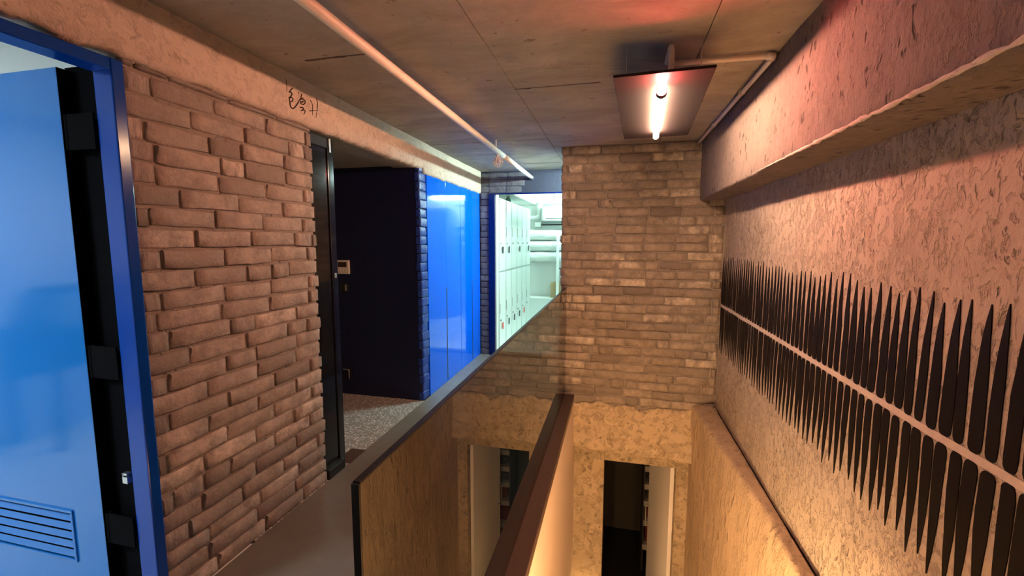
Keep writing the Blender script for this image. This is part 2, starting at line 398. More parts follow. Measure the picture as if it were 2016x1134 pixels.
# far brick wall
wf = struct(empty('wall_far', (0, YF, 0)), 'brown brick wall at the end of the stairwell', 'wall')
box('mortar_bed', (-0.485, 0.012, -0.1), (XR + 0.05, 0.24, ZC), MAT['mortar'], wf)
brick_wall(wf, 'y', -0.495, XR - 0.002, -0.062, ZC - 0.004, 'farbrick', 23, rag_lo=True)

# ------------------------------------------------------------ left concrete beam
def beamL(u, v):
    y = YN + (5.24 - YN)*u
    # profile round the section: top of face, face, rough lower lip, soffit back
    x, z = XL + 0.018, ZC + 0.005
    seg = [(0.018, 2.31), (0.018, 2.20), (0.018, 2.14), (0.017, 2.10), (0.013, 2.085), (-0.004, 2.075), (-0.06, 2.08), (-0.24, 2.085)]
    i = min(int(round(v*7)), 7); dx, z = seg[i]
    if i in (3, 4, 5, 6): z += 0.014*fbm(y, 0, 2, 9) + (0.008*noise.noise(Vector((y*45, 0, 1))) if i > 3 else 0) - 0.004
    if i in (4, 5): dx += 0.008*noise.noise(Vector((y*30, 4, 1)))
    if y > 3.6 and 3 <= i: z -= 0.035
    return (XL + dx + 0.003*fbm(y, z, 0, 5), y, z)
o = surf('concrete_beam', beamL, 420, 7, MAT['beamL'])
tag(o, 'long tan concrete beam over the brick wall and dark opening, with scribbled writing', 'beam', kind='structure')
# handwriting on the beam, brushed strokes lying on the concrete
strokes = [[[2.005,2.231],[1.993,2.22],[1.979,2.205]],[[1.979,2.205],[1.994,2.209],[2.0,2.202],[1.991,2.188],[1.976,2.175]],[[1.977,2.173],[1.979,2.154]],[[1.975,2.174],[1.993,2.183],[2.005,2.18],[2.0,2.167],[1.979,2.154]],[[1.98,2.154],[1.981,2.139],[1.988,2.13],[1.999,2.128],[2.014,2.139],[2.029,2.155],[2.04,2.17],[2.051,2.186]],[[2.047,2.224],[2.051,2.219]],[[2.072,2.223],[2.061,2.195]],[[2.054,2.188],[2.061,2.195],[2.082,2.2],[2.096,2.198],[2.095,2.184],[2.08,2.172],[2.063,2.172],[2.056,2.187]],[[2.069,2.201],[2.083,2.208]],[[2.067,2.181],[2.085,2.193],[2.077,2.181]],[[2.055,2.152],[2.076,2.156],[2.082,2.153],[2.064,2.137]],[[2.064,2.137],[2.085,2.147],[2.095,2.142],[2.082,2.122]],[[2.156,2.197],[2.155,2.166],[2.152,2.137]],[[2.189,2.241],[2.198,2.217],[2.193,2.177],[2.18,2.13]],[[2.13,2.154],[2.161,2.164],[2.207,2.181]],[[2.139,2.214],[2.146,2.206],[2.154,2.199]]]
hw = tag(empty('handwriting', (XL + 0.019, 2.08, 2.18)), 'brushed handwritten characters on the concrete beam above the brick corner', 'writing')
for i, s in enumerate(strokes):
    mb = MB(); thin = 0.0016 if i > 11 else 0.0026
    def xo(y, z): return 0.0012 + 0.003*fbm(y, z, 0, 5)
    pts = [(xo(y, z), y - 2.08, z - 2.18) for y, z in s]
    rs = [thin*(1.15 if k < len(pts)-1 else 0.6) for k in range(len(pts))]
    o = mb.tube(pts, rs, 8).build('stroke', MAT['ink'], hw, sm=True)
mb = MB()
mb.tube([(0.0005+0.003*fbm(1.963, z, 0, 5), 1.963 - 2.08 + 0.002*math.sin(z*80), z - 2.18) for z in (2.26, 2.245, 2.23, 2.215, 2.2)], 0.0012, 6).build('crack_line', MAT['ink'], hw, sm=True)

# ------------------------------------------------------------ right wall, beam, ledge, mural
def wr(y, z): return 0.0045*fbm(y, z, 5, 2.2, 3)
o = surf('wall_right', lambda u, v: (XR - wr(YN + (YF+0.05-YN)*u, -0.01 + 2.32*v), YN + (YF+0.05-YN)*u, -0.01 + 2.32*v), 260, 90, MAT['wall'])
struct(o, 'hacked tan plaster wall carrying the black spiked mural', 'wall')
box('wall_right_backing', (XR + 0.012, YN, -2.8), (XR + 0.15, 6.3, 2.5), MAT['mortar']); struct(bpy.data.objects['wall_right_backing'])
XBm = 0.69; ZBm = 1.797
def rb(u, v):
    y = YN + (YF + 0.02 - YN)*u
    seg = [(XBm, 2.33), (XBm, 2.2), (XBm, 2.1), (XBm, 2.0), (XBm, 1.9), (XBm, 1.83), (XBm, ZBm + 0.012), (XBm + 0.008, ZBm), (XBm + 0.05, ZBm), (XBm + 0.12, ZBm + 0.002), (XR + 0.02, ZBm + 0.004)]
    i = min(int(round(v*10)), 10); x, z = seg[i]
    if i < 7: x += 0.004*fbm(y, z, 8, 3)
    if i in (6, 7):
        near = max(0.0, min(1.0, (2.6 - y)/1.2)); e = 0.004 + 0.005*near
        x += e*noise.noise(Vector((y*26, i*0.6, 4))); z += 0.5*e*noise.noise(Vector((y*34, 3, 9)))
    if i > 7: z += 0.004*fbm(y, x, 3, 4)
    return (x, y, z)
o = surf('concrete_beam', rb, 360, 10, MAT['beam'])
tag(o, 'thick pitted concrete beam above the spiked mural, lit pink by the lamp', 'beam', kind='structure')
rng = random.Random(12); pts = []; rs = []; y = 0.3
while y < 2.55:
    pts.append((XBm - 0.001 + rng.uniform(-.002, .002), y, ZBm + 0.008 + rng.uniform(-.002, .002))); rs.append((0.0052 + 0.0045*noise.noise(Vector((y*23, 0, 0))) + 0.002*rng.random())*max(0.12, min(1, (2.55 - y)/0.7))); y += 0.018
MB().tube(pts, rs, 8).build('chipped_edge', MAT['bead'], o, sm=True)
# mural
mu = tag(empty('spiked_mural', (XR, 2.5, 0.905)), 'band of black painted spikes pointing up and down from a pale centre line', 'mural')
def spike(yc, up, rng):
    H_ = (rng.uniform(0.365, 0.412) if up else rng.uniform(0.355, 0.40)); W_ = 0.0206*rng.uniform(0.86, 1.10)
    prof = [(0.0, 0.42), (0.012, 0.74), (0.035, 0.93), (0.09, 1.0), (0.30, 1.0), (0.46, 0.93), (0.60, 0.79), (0.72, 0.62), (0.82, 0.46), (0.91, 0.28), (0.965, 0.13), (1.0, 0.02)]
    lean = rng.uniform(-0.006, 0.006); ph = rng.uniform(0, 30); s = 1 if up else -1
    z0 = 0.905 + s*(0.0125 + rng.uniform(-0.002, 0.003)); L = []; R = []
    for t, wd in prof:
        z = z0 + s*t*H_; c = yc + lean*t
        wl_ = W_*wd*(1 + 0.12*noise.noise(Vector((t*7 + ph, 1, 0)))); wr_ = W_*wd*(1 + 0.12*noise.noise(Vector((t*7 + ph, 5, 0))))
        L.append((c - wl_, z)); R.append((c + wr_, z))
    vs = []
    for off in (-0.0028, 0.006):
        for y, z in L + R: vs.append((XR - wr(y, z) + off - XR, y - 2.5, z - 0.905))
    n = len(prof); fs = []
    for i in range(n-1):
        fs.append((i, i+1, n+i+1, n+i)); fs.append((2*n+i, 3*n+i, 3*n+i+1, 2*n+i+1))
        fs.append((i, 2*n+i, 2*n+i+1, i+1)); fs.append((n+i, n+i+1, 3*n+i+1, 3*n+i))
    fs.append((0, n, 3*n, 2*n)); fs.append((n-1, 3*n-1, 4*n-1, 2*n-1))
    me = bpy.data.meshes.new('spike'); me.from_pydata(vs, [], fs)
    bm = bmesh.new(); bm.from_mesh(me); bmesh.ops.recalc_face_normals(bm, faces=bm.faces[:]); bm.to_mesh(me); bm.free()
    link('spike', me, MAT['spike'], mu)
mb = MB(); N = 170
for k in range(N + 1):
    y = 0.6 + (3.99 - 0.6)*k/N
    for off in (-0.0016, 0.004):
        for zz in (0.893, 0.917): mb.v.append((-wr(y, zz) + off, y - 2.5, zz - 0.905))
for k in range(N):
    a = 4*k; mb.f += [(a, a+1, a+5, a+4), (a+2, a+6, a+7, a+3), (a, a+4, a+6, a+2), (a+1, a+3, a+7, a+5)]
mb.build('centre_line', MAT['paleline'], mu, sm=False)
rng = random.Random(5); y = 3.985
while y > 0.7:
    spike(y + rng.uniform(-.004, .004), True, rng); spike(y + rng.uniform(-.004, .004), False, rng)
    y -= 0.0508

# ledge and rough wall below it
def xe(y):
    t = max(0.0, min(1.0, (YF - y)/1.5)); return 0.705 + 0.115*t + 0.008*fbm(y, 1, 2, 3)
def ledge(u, v):
    y = 0.15 + (YF + 0.02 - 0.15)*u
    k = v*26
    if k <= 5:
        t = k/5; x = XR - 0.006 + (xe(y) + 0.03 - (XR - 0.006))*t; z = 0.004*fbm(x, y, 0, 6) - 0.004
        if k == 0: z -= 0.012
    elif k <= 8:
        a = (k - 5)/3*math.pi/2; x = xe(y) + 0.03 - 0.03*math.sin(a); z = -0.004 - 0.03*(1 - math.cos(a))
    else:
        t = (k - 8)/18; z = -0.034 - 2.7*t**1.3; x = xe(y) + (0.735 - xe(y))*min(1, t*2.5)*0.8
        x += 0.012*fbm(y, z, 3, 3.5, 4)
    return (x, y, z)
o = surf('ledge_right', ledge, 170, 26, MAT['stairwall']); struct(o, 'rough cement ledge and stairwell wall under the spiked mural', 'ledge')

# ------------------------------------------------------------ stairwell
struct(surf('wall_stair_left', lambda u, v: (XS - 0.004 + 0.002*fbm(u*4, v*3, 0, 2), 0.1 + (YF + 0.2 - 0.1)*u, -0.03 - 2.75*v), 60, 40, MAT['plaster']), 'pale pink plaster wall of the stairwell under the glass rail', 'wall')
struct(box('wall_stair_left_core', (XG - 0.06, 0.1, -2.8), (XS - 0.012, YF + 0.2, -0.06), MAT['plaster']))
def slabf(u, v):
    x = XS - 0.02 + (0.76 - (XS - 0.02))*u
    top = -0.07 + 0.045*fbm(x, 0, 4, 5, 4) + 0.02*noise.noise(Vector((x*30, 1, 1))); bot = -0.515 - 0.045*u + 0.012*fbm(x, 7, 4, 9)
    k = v*32
    if k <= 3: z = top; yy = YF + 0.05 - 0.06*(k/3)
    elif k <= 28: z = top + (bot - top)*(k - 3)/25; yy = YF - 0.012
    else: z = bot - 0.004*(k-28); yy = YF - 0.01 + 0.2*(k - 28)/4
    if 3 < k <= 28: yy += 0.016*fbm(x, z, 9, 8, 4) - 0.012*max(0, noise.noise(Vector((x*16, z*16, 2))))
    return (x, yy, z)
struct(surf('wall_stair_lintel', slabf, 110, 32, MAT['slab']), 'rough broken concrete lintel beneath the far brick wall', 'lintel')
wd = MB(); DX0, DX1, DZ, DY = -0.05, 0.625, -0.713, 4.2
wd.box((-0.5, DY, -2.8), (DX0, DY + 0.09, -0.3)); wd.box((DX1, DY, -2.8), (0.95, DY + 0.09, -0.3)); wd.box((DX0, DY, DZ), (DX1, DY + 0.09, -0.3))
struct(wd.build('wall_stair_back', MAT['slab'], bev=0.006), 'yellowish rough wall around the doorway at the stair foot', 'wall')
struct(box('wall_stair_side', (0.735, YF - 0.05, -2.8), (XR + 0.02, DY + 0.02, -0.02), MAT['stairwall']))
# steps
st = struct(empty('stair_flight', (0.18, 0.2, 0)), 'cement stair flight going down below the camera', 'stairs')
for i in range(13):
    box('step', (XS - 0.18 + 0.002, 0.22*i, -0.2*(i+1) - 0.2), (0.53 + 0.14, 0.22*(i+1) + 0.02, -0.2*(i+1)), MAT['ledge'], st, 0.006)
# room behind the lower doorway
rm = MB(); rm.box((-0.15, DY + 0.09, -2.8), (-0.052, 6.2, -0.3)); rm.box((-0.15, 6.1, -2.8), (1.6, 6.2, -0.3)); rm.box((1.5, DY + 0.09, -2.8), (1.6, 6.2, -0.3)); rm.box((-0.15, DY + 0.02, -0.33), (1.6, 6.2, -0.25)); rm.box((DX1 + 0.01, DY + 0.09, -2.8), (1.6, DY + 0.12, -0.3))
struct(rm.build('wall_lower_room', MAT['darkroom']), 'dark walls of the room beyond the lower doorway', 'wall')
d4 = struct(empty('door_4', (0.605, 4.215 + 0.07, -2.7), 0), 'white door standing open in the doorway below the brick wall', 'door')
d4.rotation_euler = (0, 0, math.radians(180 - 77))
box('door_leaf', (0, -0.02, 0.01), (0.63, 0.02, 1.985), MAT['leafwhite'], d4, 0.004)
hb = MB(); hb.tube([(0.59, 0.02, 0.93), (0.59, 0.055, 0.93), (0.59, 0.06, 0.94), (0.59, 0.06, 1.16), (0.59, 0.055, 1.17), (0.59, 0.02, 1.17)], 0.007, 8); hb.build('handle', MAT['steel'], d4, sm=True)
cl = MB(); cl.box((0.58, 0.02, 1.93), (0.625, 0.035, 1.99)); cl.build('closer_bracket', MAT['steel'], d4, 0.002)
# shelf with goods in the lower room
sh = tag(empty('shelf_rack', (0.55, 5.3, -2.7)), 'white shelf rack in the dark room behind the lower door', 'shelf')
for sx in (-0.13, 0.32): box('upright', (sx, 0.02, 0), (sx + 0.02, 0.35, 1.75), MAT['darkbox'], sh)
for z in (0.3, 0.62, 0.88, 1.10, 1.33, 1.6): box('shelf_board', (-0.12, 0.0, z), (0.34, 0.35, z + 0.07), MAT['shelfwhite'], sh, 0.003)
for k, (x, z, w_, h_, m_, lb, ct) in enumerate([(0.46, -2.33, 0.13, 0.20, 'redcloth', 'folded red cloth on the lowest visible shelf of the dark room', 'cloth'), (0.47, -2.01, 0.10, 0.15, 'redcloth', 'red cloth bundle on the middle shelf of the dark room', 'cloth'), (0.46, -1.75, 0.09, 0.11, 'darkbox', 'dark carton on the shelf above the red bundle', 'box'), (0.47, -1.53, 0.12, 0.12, 'darkbox', 'dark carton on the second highest shelf', 'box')]):
    mb = MB(); mb.box((0, 0, 0), (w_, 0.2, h_ - 0.012))
    if ct == 'cloth': mb.box((0.005, 0.01, h_ - 0.03), (w_ - 0.02, 0.18, h_))
    else: mb.box((w_*0.46, -0.002, 0.01), (w_*0.54, 0.2, h_ - 0.009))
    o = mb.build('red_cloth' if ct == 'cloth' else 'carton', MAT[m_], bev=0.012 if ct == 'cloth' else 0.002); o.location = (x, 5.36, z + 0.0); tag(o, lb, ct)
# wall lamp low in the stairwell
wlamp = tag(empty('wall_lamp', (-0.19, DY, -2.2)), 'small glowing warm wall lamp at the foot of the stairwell wall', 'lamp')
box('back_plate', (-0.05, -0.012, -0.08), (0.05, 0.0, 0.08), MAT['blackmatte'], wlamp, 0.003)
MB().tube([(0, -0.01, 0.02), (0, -0.05, 0.03), (0.0, -0.06, 0.06)], 0.008, 8).build('arm', MAT['blackmatte'], wlamp, sm=True)
MB().tube([(0, -0.07, -0.07), (0, -0.07, -0.05), (0, -0.07, 0.02), (0, -0.07, 0.045)], [0.03, 0.042, 0.042, 0.02], 14).build('bulb', MAT['stairlamp'], wlamp, sm=True)

# ------------------------------------------------------------ glass balustrade
gb = tag(empty('glass_balustrade', (XG, 0.645, 0)), 'smoked glass balustrade on a brown steel rail beside the stairwell', 'balustrade')
box('glass_pane', (-0.006, 0.0, 0.0005), (0.006, YF - 0.645 - 0.002, 1.02), MAT['glass'], gb)
box('edge_strip', (-0.0075, -0.005, 0.0), (0.0075, 0.001, 1.022), MAT['blackmatte'], gb)
box('top_strip', (-0.0075, 0.001, 1.02), (0.0075, YF - 0.647, 1.024), MAT['blackmatte'], gb)
rl = MB(); rl.box((-0.012, -0.44, -0.06), (XS - XG, YF - 0.645 - 0.003, 0.0))
rl.build('bottom_rail', MAT['rail'], gb, 0.003)

# ------------------------------------------------------------ blue door at the left edge (door_1)
d1 = struct(empty('door_1', (XL, 0, 0)), 'glossy blue door standing open in a dark blue steel frame', 'door')
YJ = 1.155
fr = MB(); fr.box((-0.062, YJ, 0), (0.02, 1.195, 2.052)); fr.box((-0.062, 0.12, 2.012), (0.02, YJ, 2.052)); fr.box((-0.062, 0.12, 0), (0.02, 0.16, 2.012))
fr.build('door_frame', MAT['frameenamel'], d1, 0.004)
leaf = empty('door_leaf', (-0.205, 1.142, 0)); leaf.parent = d1
LW, LH = 0.90, 2.035
lm = MB(); vz0, vz1, vx0, vx1 = 0.205, 0.397, -0.165, -0.66
lm.box((0, 0, 0.01), (-LW, 0.042, vz0)); lm.box((0, 0, vz1), (-LW, 0.042, LH)); lm.box((0, 0, vz0), (vx0, 0.042, vz1)); lm.box((vx1, 0, vz0), (-LW, 0.042, vz1))
lm.build('leaf_panel', MAT['bluedoor'], leaf)
box('edge_strip', (0.0, 0.0, 0.01), (0.003, 0.042, LH), MAT['blackvoid'], leaf)  # leaf edge blacked out as shade of the door gap
fm = MB(); t = 0.012
fm.box((vx0 + t, -0.006, vz0 - t), (vx1 - t, 0.004, vz0)); fm.box((vx0 + t, -0.006, vz1), (vx1 - t, 0.004, vz1 + t)); fm.box((vx0, -0.006, vz0), (vx0 + t, 0.004, vz1)); fm.box((vx1 - t, -0.006, vz0), (vx1, 0.004, vz1))
fm.build('louvre_frame', MAT['bluedoor'], leaf, 0.002)
box('vent_shade', (vx1, 0.034, vz0), (vx0, 0.038, vz1), MAT['blackvoid'], leaf)  # black sheet painted in for the shade between the slats
for i in range(5):
    z = vz0 + 0.006 + i*0.0375
    MB().prism([(-0.004, z + 0.004), (0.012, z + 0.018), (0.016, z + 0.015), (0.0, z)], vx1, vx0, 'x').build('louvre_slat', MAT['bluedoor'], leaf)
for z, in ((1.76,), (0.95,), (0.30,)):
    hg = MB(); hg.tube([(0.012, 0.012, z), (0.012, 0.012, z + 0.12)], 0.011, 10); hg.box((0.0, 0.004, z), (0.14, 0.01, z + 0.12))
    hg.build('hinge', MAT['blackvoid'], leaf, 0.001)
lt = MB(); lt.box((0.012, -0.004, 0.56), (0.035, 0.012, 0.585)); lt.box((0.012, -0.004, 0.592), (0.035, 0.012, 0.60)); lt.box((0.014, -0.004, 0.585), (0.018, 0.012, 0.60)); lt.build('strike_plate', MAT['steel'], d1).location = (-0.115, 1.155, -0.01)
box('gap_shade', (-0.235, 1.186, 0), (-0.062, 1.2, 2.05), MAT['blackvoid'], d1)  # black strip added for the shade in the gap beside the leaf
# room behind it
r1 = MB(); r1.box((-4.3, YN, -0.2), (-4.2, 1.62, 2.5)); r1.box((-4.3, YN - 0.1, -0.2), (XL, YN, 2.5)); r1.box((-4.3, 1.52, -0.2), (-1.80, 1.62, 2.5))
r1.box((-1.80, YN, 0), (-1.79, 0.12, 2.4)); r1.box((XL - 0.14, 1.206, 0), (XL - 0.132, 1.62, 2.4)); r1.box((-1.80, 0.1, 2.06), (-1.79, 1.21, 2.4))
struct(r1.build('wall_left_room', MAT['white']), 'white walls of the room behind the blue door', 'wall')
struct(box('ceiling_left_room', (-4.3, YN, 2.34), (-1.70, 1.62, 2.44), MAT['white']), 'pale ceiling of the room behind the blue door', 'ceiling')
pl = tag(empty('ceiling_panel_lamp', (-2.75, -0.35, 2.34)), 'flat white ceiling lamp in the room behind the blue door', 'lamp')
box('housing', (-0.32, -0.32, -0.03), (0.32, 0.32, 0.0), MAT['white'], pl, 0.004); box('diffuser', (-0.29, -0.29, -0.034), (0.29, 0.29, -0.03), MAT['room1lamp'], pl)
tb = tag(empty('writing_desk', (-3.92, -0.2, 0)), 'dark desk mirrored faintly in the open blue door', 'desk')
box('desk_top', (-0.27, -0.45, 0.80), (0.27, 0.45, 0.84), MAT['darkbox'], tb, 0.003)
for sx in (-0.24, 0.21):
    for sy in (-0.42, 0.39): box('leg', (sx, sy, 0), (sx + 0.035, sy + 0.035, 0.80), MAT['darkbox'], tb)
box('modesty_panel', (-0.26, -0.40, 0.45), (-0.245, 0.40, 0.80), MAT['darkbox'], tb)
dbx = tag(empty('storage_box', (-3.98, -0.22, 0.84)), 'dark blue storage box on the mirrored desk', 'box')
box('box_body', (-0.16, -0.28, 0), (0.16, 0.28, 0.24), MAT['cab'], dbx, 0.004); box('box_lid', (-0.168, -0.288, 0.24), (0.168, 0.288, 0.27), MAT['darkbox'], dbx, 0.004)

# ------------------------------------------------------------ dark room with terrazzo, navy wall, sliding door (door_2)
dr = MB(); dr.box((-4.0, 1.63, 0), (-3.9, 3.9, 2.4)); dr.box((-3.9, 1.63, 0), (XL - 0.14, 1.70, 2.4)); struct(dr.build('wall_dark_room', MAT['interior']), 'unlit wall of the dark side room', 'wall')
struct(box('ceiling_dark_room', (-4.0, 1.63, 2.10), (XL - 0.05, 3.9, 2.3), MAT['interior']), 'low concrete soffit inside the dark opening', 'ceiling')
wm = struct(empty('wall_middle', (XL, 3.53, 0)), 'navy painted wall inside the dark opening', 'wall')
box('navy_face', (-2.3, 0.0, 0), (-0.06, 0.12, 2.10), MAT['navy'], wm)
box('pier_core', (-0.06, 0.002, 0), (-0.014, 0.125, 2.08), MAT['navy'], wm)
rngp = random.Random(3); z = 0.0
while z < 2.05:     # brick ends of the pier, painted blue
    o = bpy.data.objects.new('brick', rngp.choice(bricks('bluebrick'))); COL.objects.link(o); o.parent = wm
    o.scale = (0.4, (0.13 + rngp.uniform(-.006, .008))/0.26, 0.071/0.067); o.location = (rngp.uniform(-.004, .004), 0.063 + rngp.uniform(-.004, .003), z + COURSE/2); o.rotation_euler = (0, 0, rngp.uniform(-.03, .03)); z += COURSE
th = tag(empty('thermostat', (-2.43, 3.53, 1.21)), 'cream wall thermostat with a dark display on the navy wall', 'thermostat')
box('case', (-0.062, -0.022, -0.064), (0.062, 0, 0.064), MAT['cream'], th, 0.006); box('screen', (-0.050, -0.024, 0.0), (0.040, -0.02, 0.048), MAT['display'], th, 0.002)
for i in range(3): box('button', (-0.045 + 0.032*i, -0.025, -0.045), (-0.022 + 0.032*i, -0.021, -0.03), MAT['cream'], th, 0.001)
sw = tag(empty('light_switch', (-2.43, 3.53, 1.02)), 'small dark light switch below the thermostat', 'switch')
box('switch_plate', (-0.043, -0.01, -0.05), (0.043, 0, 0.05), MAT['blackmatte'], sw, 0.003); box('rocker', (0.008, -0.016, -0.03), (0.026, -0.009, 0.03), MAT['steel'], sw, 0.002)
so = tag(empty('wall_socket', (-2.44, 3.53, 0.21)), 'low dark wall socket with a bent grey plug on the navy wall', 'socket')
box('socket_plate', (-0.05, -0.01, -0.05), (0.05, 0, 0.05), MAT['blackmatte'], so, 0.003)
MB().tube([(-0.03, -0.02, 0.035), (0.025, -0.024, 0.035), (0.034, -0.024, 0.028), (0.034, -0.024, -0.05)], 0.007, 8).build('plug_cable', MAT['steel'], so, sm=True)
d2 = struct(empty('door_2', (-1.705, 1.75, 0)), 'black sliding glass door parked behind the brick wall', 'door')
box('glass_leaf', (-0.006, 0.0, 0.075), (0.006, 0.585, 2.05), MAT['black'], d2); box('stile', (-0.014, 0.585, 0.03), (0.014, 0.64, 2.06), MAT['black'], d2, 0.003)
box('top_rail', (-0.014, 0.0, 2.0), (0.014, 0.585, 2.06), MAT['blackmatte'], d2, 0.003); box('foot_block', (-0.02, 0.42, 0.0), (0.052, 0.585, 0.06), MAT['blackmatte'], d2, 0.006)
box('latch', (0.006, 0.60, 1.22), (0.02, 0.62, 1.25), MAT['steel'], d2, 0.002); box('hanger', (0.006, 0.60, 1.98), (0.018, 0.615, 2.06), MAT['steel'], d2, 0.001)

# ------------------------------------------------------------ blue cabinet wall
cb = tag(empty('tall_blue_cabinet', (XL, 3.665, 0)), 'glossy bright blue built-in cabinet with tall flat doors', 'cabinet')
box('carcass', (-0.55, 0.02, 0), (-0.02, 1.575, 2.045), MAT['navy'], cb)
ys = [0.012, 0.452, 0.872, 1.262, 1.572]
box('side_strip', (-0.02, 0.0, 0.0), (0.004, 0.010, 2.04), MAT['blue'], cb)
for i, (a, b) in enumerate(zip(ys[:-1], ys[1:])):
    o = box('cabinet_door', (-0.018, a + 0.0008, 0.0), (0.0, b - (0.006 if i in (1,) else 0.0008), 2.04), MAT['blue'], cb, 0.0012)
    if i in (0, 2): box('finger_pull', (-0.017, b - 0.012, 0.02), (0.0012, b + 0.006, 0.98), MAT['blackmatte'], o)

# ------------------------------------------------------------ locker wall and its doorway (door_3)
wb = struct(empty('wall_back', (0, YB, 0)), 'grey brick wall with navy header around the locker room doorway', 'wall')
hb = MB(); hb.box((XL - 0.4, 0.02, 0), (-1.54, 0.12, ZC + 0.1)); hb.box((-1.54, 0.0, 2.035), (-0.48, 0.12, ZC + 0.1)); hb.box((-0.48, 0.0, 0), (XR + 0.75, 0.12, ZC + 0.1))
hb.build('plaster_core', MAT['header'], wb)
z = 0.0
while z < 2.28:
    o = bpy.data.objects.new('brick', rngp.choice(bricks('greybrick'))); COL.objects.link(o); o.parent = wb
    o.scale = (0.25, (0.112 + rngp.uniform(-.006, .006))/0.26, 0.070/0.067); o.location = (-1.597 + rngp.uniform(-.004, .004), rngp.uniform(-.004, .004), z + COURSE/2); o.rotation_euler = (0, 0, -math.pi/2); z += COURSE
for zz in (2.045, 2.125, 2.205):
    x = -1.54
    while x < -1.12:
        L = 0.25*random.uniform(0.8, 1.1)
        o = bpy.data.objects.new('brick', rngp.choice(bricks('greybrick'))); COL.objects.link(o); o.parent = wb
        o.scale = (0.12, (L - 0.012)/0.26, 0.070/0.067); o.location = (x + L/2, -0.002, zz + 0.035); o.rotation_euler = (0, 0, -math.pi/2); x += L
d3 = struct(empty('door_3', (0, YB, 0)), 'blue steel frame of the doorway into the bright locker room', 'door')
f3 = MB(); f3.box((-1.54, -0.014, 0), (-1.462, 0.02, 2.035)); f3.box((-1.462, -0.014, 2.018), (-0.49, 0.02, 2.035)); f3.build('door_frame', MAT['navyframe'], d3, 0.003)
box('jamb_lining', (-1.54, 0.02, 0), (-1.448, 0.12, 2.035), MAT['whitegloss'], d3, 0.002)
box('door_sill', (-1.46, -0.01, 0), (-0.49, 0.12, 0.02), MAT['floor'], d3, 0.003)

# ------------------------------------------------------------ locker room
struct(box('wall_locker_left', (-2.05, YB + 0.12, -0.1), (-1.93, 8.4, 2.5), MAT['white']), 'white wall behind the lockers', 'wall')
struct(box('wall_locker_back', (-1.93, 8.25, -0.1), (1.7, 8.4, 2.5), MAT['white']), 'white back wall of the locker room', 'wall')
struct(box('wall_locker_right', (1.55, YB + 0.12, -0.1), (1.7, 8.25, 2.5), MAT['white']), 'white right wall of the locker room', 'wall')
struct(box('ceiling_locker_room', (-2.0, YB + 0.12, 2.32), (1.7, 8.3, 2.42), MAT['white']), 'white ceiling of the locker room', 'ceiling')
struct(box('beam_locker_room', (-1.93, YB + 0.12, 2.14), (-1.50, 8.25, 2.32), MAT['white']), 'white boxed beam above the lockers', 'beam')
LY = [5.362, 5.705, 6.050, 6.392, 6.738, 7.088, 7.437]
lab = ['nearest', 'second', 'third', 'fourth', 'fifth', 'farthest']
upt = [('tagblack', 0.62), ('tagblack', 0.5), None, ('tagblack', 0.6), None, ('tagblack', 0.6)]
lot = [('tagred', 0.4), ('tagblack', 0.5), ('tagblack', 0.55), ('tagblack', 0.6), ('tagred', 0.5), None]
for i in range(6):
    a, b = LY[i], LY[i+1]; wdt = b - a
    L = tag(empty('locker', (-1.44, a, 0)), f'white two-door metal locker, {lab[i]} in the row from the blue doorway' if i else 'white two-door metal locker nearest the blue doorway', 'locker', 'lockers along the left of the bright room')
    g = 0.03 if i == 1 else 0.008
    box('body', (-0.45, g*0.5, 0.0), (-0.024, wdt - 0.002, 2.0), MAT['whitegloss'], L)
    for zlo, zhi, tg in ((0.06, 1.035, lot[i]), (1.06, 1.985, upt[i])):
        d = box('locker_door', (-0.016, g + 0.004, zlo), (0.0, wdt - 0.010, zhi), MAT['whitegloss'], L, 0.003)
        zk = 0.42 if zlo < 0.5 else 1.42
        MB().tube([(0.0, 0.05, zk), (0.018, 0.05, zk)], 0.012, 10).build('lock', MAT['steel'], d)
        box('door_pull', (0.0, 0.03, zk + 0.09), (0.006, 0.045, zk + 0.22), MAT['steel'], d, 0.001)
        if tg: box('key_tag', (0.012, 0.11, zk - 0.13), (0.020, 0.155, zk - 0.04), MAT[tg[0]], d, 0.003)
ac = tag(empty('air_conditioner', (-1.345, 8.244, 1.82)), 'white wall air conditioner at the back of the locker room', 'air conditioner')
box('casing', (0, -0.24, 0.0), (0.85, 0, 0.28), MAT['whitegloss'], ac, 0.03); box('air_slot', (0.08, -0.243, 0.04), (0.80, -0.236, 0.052), MAT['tagblack'], ac); box('flap', (0.08, -0.245, 0.014), (0.80, -0.235, 0.035), MAT['white'], ac, 0.003)
dp = tag(empty('white_duct_pipe', (-1.41, 8.15, 2.15)), 'thick white pipe with two bends left of the air conditioner', 'pipe')
MB().tube([(1.2, 0, 0.03), (0.12, 0, 0.03), (0.05, 0, 0.02), (0.01, 0, -0.03), (0.0, 0, -0.08), (0, 0, -0.20), (-0.02, 0, -0.24), (-0.07, 0, -0.26), (-0.3, 0, -0.26)], 0.038, 12).build('pipe_run', MAT['white'], dp, sm=True)
MB().ring((0.3, 0, 0.03), (1, 0, 0), 0.04, 0.008).build('collar', MAT['white'], dp, sm=True)
jb = tag(empty('junction_box', (-1.435, 8.2, 1.76)), 'small white junction box under the air conditioner', 'box')
box('box_body', (-0.06, -0.05, -0.05), (0.06, 0.05, 0.05), MAT['whitegloss'], jb, 0.006); box('box_lid', (-0.052, -0.056, -0.042), (0.052, -0.05, 0.042), MAT['white'], jb, 0.002)
MB().tube([(0.06, 0, 0.0), (0.7, 0, 0.0)], 0.012, 8).build('cable_tube', MAT['tagblack'], jb, sm=True)
